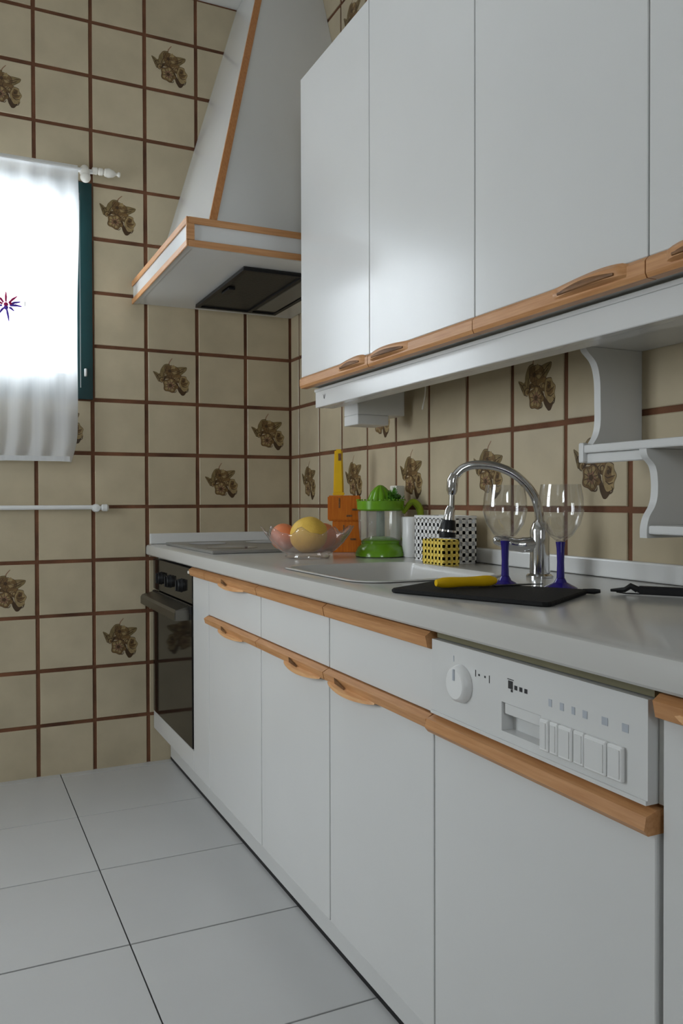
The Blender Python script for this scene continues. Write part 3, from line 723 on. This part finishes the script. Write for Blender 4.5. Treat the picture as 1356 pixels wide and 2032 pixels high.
# knife block
kb_ = thing('knife_block', 'orange-brown wooden knife block against the tiled wall', 'knife block', (-.12, -.77, T))
def rot_box(bm, c, w, d, z0, z1, ang, bev=.002, wtop=None, shift=0):
    u_ = Vector((math.cos(ang), math.sin(ang), 0)); v_ = Vector((-math.sin(ang), math.cos(ang), 0)); C = Vector((c[0], c[1], 0))
    def ring(z, ww, dd, sh): return [C+u_*(a*ww/2)+v_*(b*dd/2+sh)+Vector((0, 0, z)) for a, b in ((-1, -1), (1, -1), (1, 1), (-1, 1))]
    n0 = len(bm.verts); loft(bm, [ring(z0, w, d, 0), ring(z1, wtop or w, d, shift)])
    bm.verts.ensure_lookup_table(); vs = bm.verts[n0:]
    if bev: bmesh.ops.bevel(bm, geom=list({e for v in vs for e in v.link_edges}), offset=bev, segments=2, affect='EDGES')
    return bm
KA = math.atan2(R2.y, R2.x)
obj('block_body', rot_box(B(), (-.12+R2.x*.004, -.77+R2.y*.004), .092, .075, T, T+.1, KA), OAK, kb_)
obj('block_head', rot_box(B(), (-.12-R2.x*.004, -.77-R2.y*.004), .106, .086, T+.1005, T+.182, KA, .004), OAK, kb_)
for off, zz in ((-.020, .158), (.012, .130), (.024, .055), (-.006, .072), (.030, .150)):
    c = Vector((-.12, -.77, 0))+R2*off+Vector((R2.y, -R2.x, 0))*(.0435 if zz > .1 else .038)
    obj('knife_slot', rot_box(B(), (c.x, c.y), .004 if off < 0 else .018, .002, T+zz-.016, T+zz+(.016 if off < 0 else -.010), KA, 0), WOODD, kb_)
kn = thing('knife', 'yellow-handled knife standing upright in the wooden knife block', 'knife', (-.128, -.767, T+.182))
kc = Vector((-.12, -.77, 0))-R2*.022
obj('handle', rot_box(B(), (kc.x, kc.y), .034, .020, T+.188, T+.332, KA, .005, .026), YELLOW, kn)
obj('handle_collar', rot_box(B(), (kc.x, kc.y), .038, .022, T+.1828, T+.1925, KA, .002), YELLOW, kn)
hc = kc + R2*.004 + Vector((R2.y, -R2.x, 0))*.0105
obj('hanging_groove', rot_box(B(), (hc.x, hc.y), .010, .002, T+.295, T+.318, KA, 0), WOODD, kn)

# citrus juicer
JC = Vector((-.126, -1.022, 0))
def jl(prof, n=36): return lathe(B(), [(r, T+z) for r, z in prof], (JC.x, JC.y, 0), n)
ju = thing('citrus_juicer', 'green electric citrus juicer with clear jug', 'juicer', (JC.x, JC.y, T))
obj('base', jl([(.001, 0), (.072, 0), (.076, .003), (.075, .012), (.068, .028), (.058, .036), (.056, .039), (.001, .039)]), GREEN, ju, True)
obj('foot_ring', jl([(.05, -.0003), (.0735, -.0003), (.0735, .0015), (.05, .0015)]), BLACKP, ju, True)
obj('collar', jl([(.001, .0392), (.057, .0392), (.058, .046), (.050, .052), (.024, .060), (.001, .062)]), GREEN, ju, True)
jg = obj('jug', jl([(.058, .048), (.062, .052), (.0655, .085), (.067, .134), (.065, .134), (.0635, .085), (.060, .054), (.056, .050)]), JUGM, ju, True)
obj('drive_shaft', jl([(.001, .060), (.013, .060), (.012, .134), (.001, .134)], 16), mat('grey_green_plastic', (.16, .22, .15), .35, noise=.1), ju, True)
obj('strainer_tray', jl([(.001, .1355), (.064, .1355), (.070, .140), (.071, .164), (.068, .165), (.066, .147), (.001, .146)]), GREEN, ju, True)
cn = B(); secs = []
for r, z in ((.036, .147), (.037, .153), (.033, .172), (.026, .190), (.016, .203), (.006, .211), (.001, .212)):
    secs.append([(JC.x+r*(1+.13*abs(math.cos(5*2*PI*i/60)))*math.cos(2*PI*i/60), JC.y+r*(1+.13*abs(math.cos(5*2*PI*i/60)))*math.sin(2*PI*i/60), T+z) for i in range(60)])
obj('reamer', loft(cn, secs), GREEN, ju, True)
hp = [(.067, .128), (.092, .160), (.110, .152), (.119, .128), (.115, .095), (.096, .068), (.070, .052), (.062, .049)]
hp = spline([JC+R2*a+Vector((0, 0, T+b)) for a, b in hp], 6)
obj('jug_handle', tube(B(), hp, [.006+.005*math.sin(PI*min(1, i/28)) for i in range(len(hp))], 10), LIME, ju, True)
ob = B()
for k in range(34):                                      # strainer rim teeth
    a = 2*PI*k/34; c = Vector((JC.x+.069*math.cos(a), JC.y+.069*math.sin(a), T+.1655))
    box(ob, c.x-.002, c.x+.002, c.y-.002, c.y+.002, c.z, c.z+.004)
obj('rim_teeth', ob, GREEN, ju)
pa = thing('parsley_sprig', 'sprig of green parsley leaves on top of the citrus juicer', 'herb', (JC.x+.03, JC.y, T+.17))
leafm = B()
for k in range(5):
    a = -1.0+k*.5; loft(leafm, [[(0, -.0006, 0), (0, .0006, 0)], [(.006*math.sin(a)+.002, -.0006, .008*math.cos(a)), (.006*math.sin(a)-.002, .0006, .008*math.cos(a))], [(.012*math.sin(a), -.0003, .013*math.cos(a)), (.012*math.sin(a)+.0004, .0003, .013*math.cos(a))]], closed=False, cap=False)
lme = bpy.data.meshes.new('leaf'); leafm.to_mesh(lme); leafm.free(); lme.materials.append(LEAF)
rnd = random.Random(3)
for k in range(80):
    t = rnd.random(); a = rnd.uniform(0, 2*PI); rr = rnd.uniform(.012, .050)
    o = bpy.data.objects.new('leaf', lme); COL.objects.link(o); o.parent = pa
    p = JC + R2*(.022+.022*t+rr*.4*math.cos(a)) + Vector((R2.y, -R2.x, 0))*(rr*math.sin(a)*.8) + Vector((0, 0, T+.160+rnd.random()*.036*(1-.7*t)))
    o.location = p - Vector(pa.location); o.rotation_euler = (rnd.uniform(-.7, .7), rnd.uniform(-.9, .9), rnd.uniform(0, 6)); s = rnd.uniform(.9, 1.6); o.scale = (s, s, s)
st = B()
for k in range(5):
    p = JC+R2*(.02+.008*k); q = JC+R2*(.05+.006*k); tube(st, [(p.x, p.y, T+.150), ((p.x+q.x)/2, (p.y+q.y)/2-.004*k, T+.172+.002*k), (q.x, q.y, T+.166)], .0012, 5)
obj('stems', st, LEAF, pa)

# containers by the wall
tag(obj('carton', boxes((-.052, -.022, -.945, -.985, T, T+.211), bev=.002), mat('cream_card', (.78, .76, .68), .5, noise=.06)), 'tall cream carton standing behind the citrus juicer', 'carton')
cbm = lathe(B(), [(.001, 0), (.027, 0), (.029, .003), (.031, .115), (.029, .118), (.027, .116), (.025, .006), (.001, .006)], (-.056, -1.088, T), 28)
tag(obj('tub', cbm, PLAST, smooth=True), 'white plastic tub on the worktop right of the juicer', 'tub')
def lattice(bm, c0, du, L, z0, z1, nu, nz, t, d):
    """upright panel of crossing bars from c0 along unit vector du"""
    c0 = Vector(c0); du = Vector(du); nv = Vector((-du.y, du.x, 0))
    def bar(a0, a1, b0, b1):
        loft(bm, [[c0+du*a+nv*(s*d/2)+Vector((0, 0, z)) for a, z in ((a0, b0), (a1, b0), (a1, b1), (a0, b1))] for s in (-1, 1)])
    for i in range(nu+1): bar(max(0, L*i/nu-t/2), min(L, L*i/nu+t/2), z0, z1)
    for j in range(nz+1):
        z = z0+(z1-z0)*j/nz; bar(0, L, max(z0, z-t/2), min(z1, z+t/2))
    return bm
cd = thing('utensil_caddy', 'white lattice-sided utensil caddy beside the wall', 'caddy', (-.08, -1.30, T))
cx0, cx1, cy0, cy1 = -.114, -.036, -1.205, -1.385
lp = lattice(B(), (cx0, cy0, 0), (0, -1, 0), cy0-cy1, T+.004, T+.120, 9, 6, .009, .003)
obj('lattice_panel', lp, PLAST, cd)
lp = lattice(B(), (cx0, cy1, 0), (1, 0, 0), cx1-cx0, T+.004, T+.120, 4, 6, .009, .003)
obj('lattice_panel', lp, PLAST, cd)
obj('shell', boxes((cx1-.002, cx1, cy0, cy1, T, T+.120), (cx0, cx1-.002, cy0, cy0+.002, T, T+.120), (cx0, cx1, cy0, cy1, T, T+.004), (cx0+.003, cx0+.005, cy0-.004, cy1+.012, T+.004, T+.110), (cx0+.012, cx1-.004, cy1+.010, cy1+.012, T+.004, T+.118)), PLAST, cd)
obj('rim', boxes((cx0-.002, cx0+.004, cy0+.002, cy1-.002, T+.1185, T+.125), (cx1-.004, cx1+.001, cy0+.002, cy1-.002, T+.1185, T+.125), (cx0+.004, cx1-.004, cy1-.002, cy1+.004, T+.1185, T+.125), (cx0+.004, cx1-.004, cy0-.004, cy0+.002, T+.1185, T+.125)), PLAST, cd)
yh = thing('sponge_holder', 'yellow lattice basket in front of the white caddy', 'basket', (-.14, -1.39, T))
yx0, yx1, yy0, yy1 = -.168, -.122, -1.335, -1.435
obj('basket_shell', boxes((yx0, yx1, yy0, yy1, T, T+.004), (yx1-.002, yx1, yy0, yy1, T+.004, T+.066), (yx0, yx1-.002, yy0, yy0+.002, T+.004, T+.066), (yx0+.0004, yx0+.0030, yy0-.002, yy1+.008, T+.004, T+.064), (yx0+.0037, yx1-.002, yy1+.0004, yy1+.0030, T+.004, T+.064)), YELLOW2, yh)
obj('lattice_panel', lattice(B(), (yx0, yy0, 0), (0, -1, 0), yy0-yy1, T+.004, T+.066, 6, 4, .008, .003), YELLOW2, yh)
obj('lattice_panel', lattice(B(), (yx0, yy1, 0), (1, 0, 0), yx1-yx0, T+.004, T+.066, 3, 4, .008, .003), YELLOW2, yh)

# tap
FC = Vector((-.136, -1.768, 0))
ta = thing('kitchen_tap', 'chrome gooseneck kitchen tap with black spray head', 'tap', (FC.x, FC.y, T))
def F(o, z): return FC + R2*o + Vector((0, 0, z))
obj('base_flange', lathe(B(), [(.001, T), (.029, T), (.029, T+.004), (.024, T+.008), (.001, T+.008)], (FC.x, FC.y, 0), 24), CHROME, ta, True)
obj('body', lathe(B(), [(.001, T+.0082), (.0215, T+.0082), (.0205, T+.07), (.0215, T+.10), (.016, T+.116), (.011, T+.122), (.001, T+.122)], (FC.x, FC.y, 0), 24), CHROME, ta, True)
hpts = spline([F(-.012, T+.072), F(-.045, T+.070), F(-.085, T+.078), F(-.100, T+.083)], 5)
obj('lever', tube(B(), hpts, [.017]*5+[.015]*4+[.013, .012, .011, .010, .009, .007, .004], 12), CHROME, ta, True)
neck = spline([F(.0, .958), F(-.003, .985), F(-.012, 1.015), F(-.032, 1.042), F(-.062, 1.066), F(-.100, 1.080), F(-.140, 1.082), F(-.166, 1.074), F(-.184, 1.056)], 8)
obj('gooseneck', tube(B(), neck, .0095, 14), CHROME, ta, True)
ring = obj('neck_joint', tube(B(), [F(-.182, 1.062), F(-.187, 1.050), F(-.189, 1.028), F(-.189, 1.018)], [.010, .0125, .012, .008], 14), CHROME, ta, True)
obj('hose', tube(B(), [F(-.189, 1.020), F(-.190, .990)], .0062, 12), STEEL, ta, True)
hd_ = obj('spray_head', tube(B(), [F(-.1905, .992), F(-.193, .985), F(-.196, .962)], [.009, .011, .0125], 16), CHROME, ta, True)
obj('spray_grip', tube(B(), [F(-.196, .9645), F(-.197, .955), F(-.199, .938), F(-.199, .926)], [.0135, .016, .0185, .017], 18), BLACKP, hd_, True)
obj('spray_ring', tube(B(), [F(-.1985, .943), F(-.199, .939)], [.0192, .0198], 18), CHROME, hd_, True)

# wine glasses
def wine(c, label, h=.19):
    t = thing('wine_glass', label, 'wine glass', (c[0], c[1], T), 'wine glasses with blue stems')
    f = lambda pr, n=32: lathe(B(), [(r, T+z) for r, z in pr], (c[0], c[1], 0), n)
    obj('foot', f([(.001, 0), (.030, 0), (.031, .002), (.024, .006), (.012, .012), (.008, .020), (.001, .021)]), BLUE, t, True)
    obj('stem', f([(.001, .0205), (.0075, .0205), (.0066, .05), (.0075, .075), (.0092, .088), (.001, .089)], 20), BLUE, t, True)
    obj('bowl', f([(.001, .0892), (.008, .0895), (.022, .100), (.036, .120), (.0425, .145), (.041, .170), (.0365, .195), (.0357, .195), (.040, .170), (.0413, .145), (.035, .1215), (.021, .102), (.001, .093)]), GLASS, t, True)
wine((-.318, -1.890), 'blue-stemmed wine glass left of the tap body, nearer the yellow knife')
wine((-.252, -1.972), 'blue-stemmed wine glass on the right, nearer the scalloped shelf')

# board and knives
bc = [Vector(p) for p in ((-.570, -1.885, 0), (-.418, -1.797, 0), (-.262, -2.060, 0), (-.450, -2.180, 0))]
def board():
    bm = B(); cen = sum(bc, Vector())/4; secs = []
    for z, s in ((0, .985), (.002, 1.0), (.0055, 1.0), (.0075, .985)):
        ring_ = []
        for i, p in enumerate(bc):
            a, b = bc[i-1], bc[(i+1) % 4]
            for f_ in ((a-p).normalized()*.012, (a-p).normalized()*.004+(b-p).normalized()*.004, (b-p).normalized()*.012): 
                q = p+f_; q = cen+(q-cen)*s; ring_.append((q.x, q.y, T+z))
        secs.append(ring_)
    return loft(bm, secs)
cb = thing('cutting_board', 'thin charcoal cutting board on the worktop in front of the wine glasses', 'cutting board', (-.42, -1.98, T))
obj('board', board(), SLATE, cb)
obj('hanging_tab', tube(B(), [(-.275, -2.058, T+.005), (-.262, -2.072, T+.005), (-.255, -2.080, T+.006)], [.004, .005, .003], 8), BLACKP, cb, True)
BT = T+.0078
k1 = thing('knife', 'black-bladed knife with yellow handle lying on the charcoal board', 'knife', (-.44, -1.93, BT))
ha, hb2 = Vector((-.500, -1.932, BT+.0105)), Vector((-.378, -1.942, BT+.0105))
hpts = [ha.lerp(hb2, i/10) for i in range(11)]
obj('handle', tube(B(), hpts, [.006, .0092, .0098, .0096, .009, .0088, .009, .0095, .0102, .0098, .006], 12), YELLOW, k1, True)
dv = (hb2-ha).normalized(); pv = Vector((-dv.y, dv.x, 0))
bl = B(); bb0 = hb2 - dv*.003
prof = [(0, -.008), (0, .008), (.060, .007), (.085, .003), (.1, -.008)]
def bladept(s, wv, z): p = bb0+dv*s+pv*wv; return (p.x, p.y, z)
loft(bl, [[bladept(s, wv, BT+.0002) for s, wv in prof], [bladept(s, wv, BT+.0018) for s, wv in prof]])
obj('blade', bl, BLACKP, k1)
k2 = thing('folding_tool', 'black slim kitchen tool lying on the worktop at the right edge', 'kitchen tool', (-.19, -2.13, T))
ha, hb2 = Vector((-.198, -2.110, T+.0085)), Vector((-.135, -2.200, T+.0085))
d2 = (hb2-ha).normalized(); ang2 = math.atan2(d2.y, d2.x)
hm = (ha+hb2)/2
obj('handle', rot_box(B(), (hm.x, hm.y), (hb2-ha).length, .016, T+.001, T+.0155, ang2, .003), BLACKP, k2)
obj('end_band', rot_box(B(), (hb2.x, hb2.y), .004, .0175, T+.0005, T+.0162, ang2, .001), PLAST, k2)
e2 = hb2 + d2*.03
obj('handle_end', rot_box(B(), (e2.x, e2.y), .052, .016, T+.001, T+.0155, ang2, .003), BLACKP, k2)
tp = B(); tube(tp, [ha, ha-d2*.012+Vector((0, 0, .006)), ha-d2*.022+Vector((0, 0, -.001)), ha-d2*.046+Vector((0, 0, -.003))], [.006, .0055, .0045, .0025], 8)
obj('head', tp, BLACKP, k2, True)
tube_ = B(); tube(tube_, [ha+d2*.004+Vector((0, 0, -.007)), ha-d2*.02+Vector((0, 0, -.0072)), ha-d2*.036+Vector((0, 0, -.0055))], .0013, 6)
obj('lower_jaw', tube_, BLACKP, k2, True)
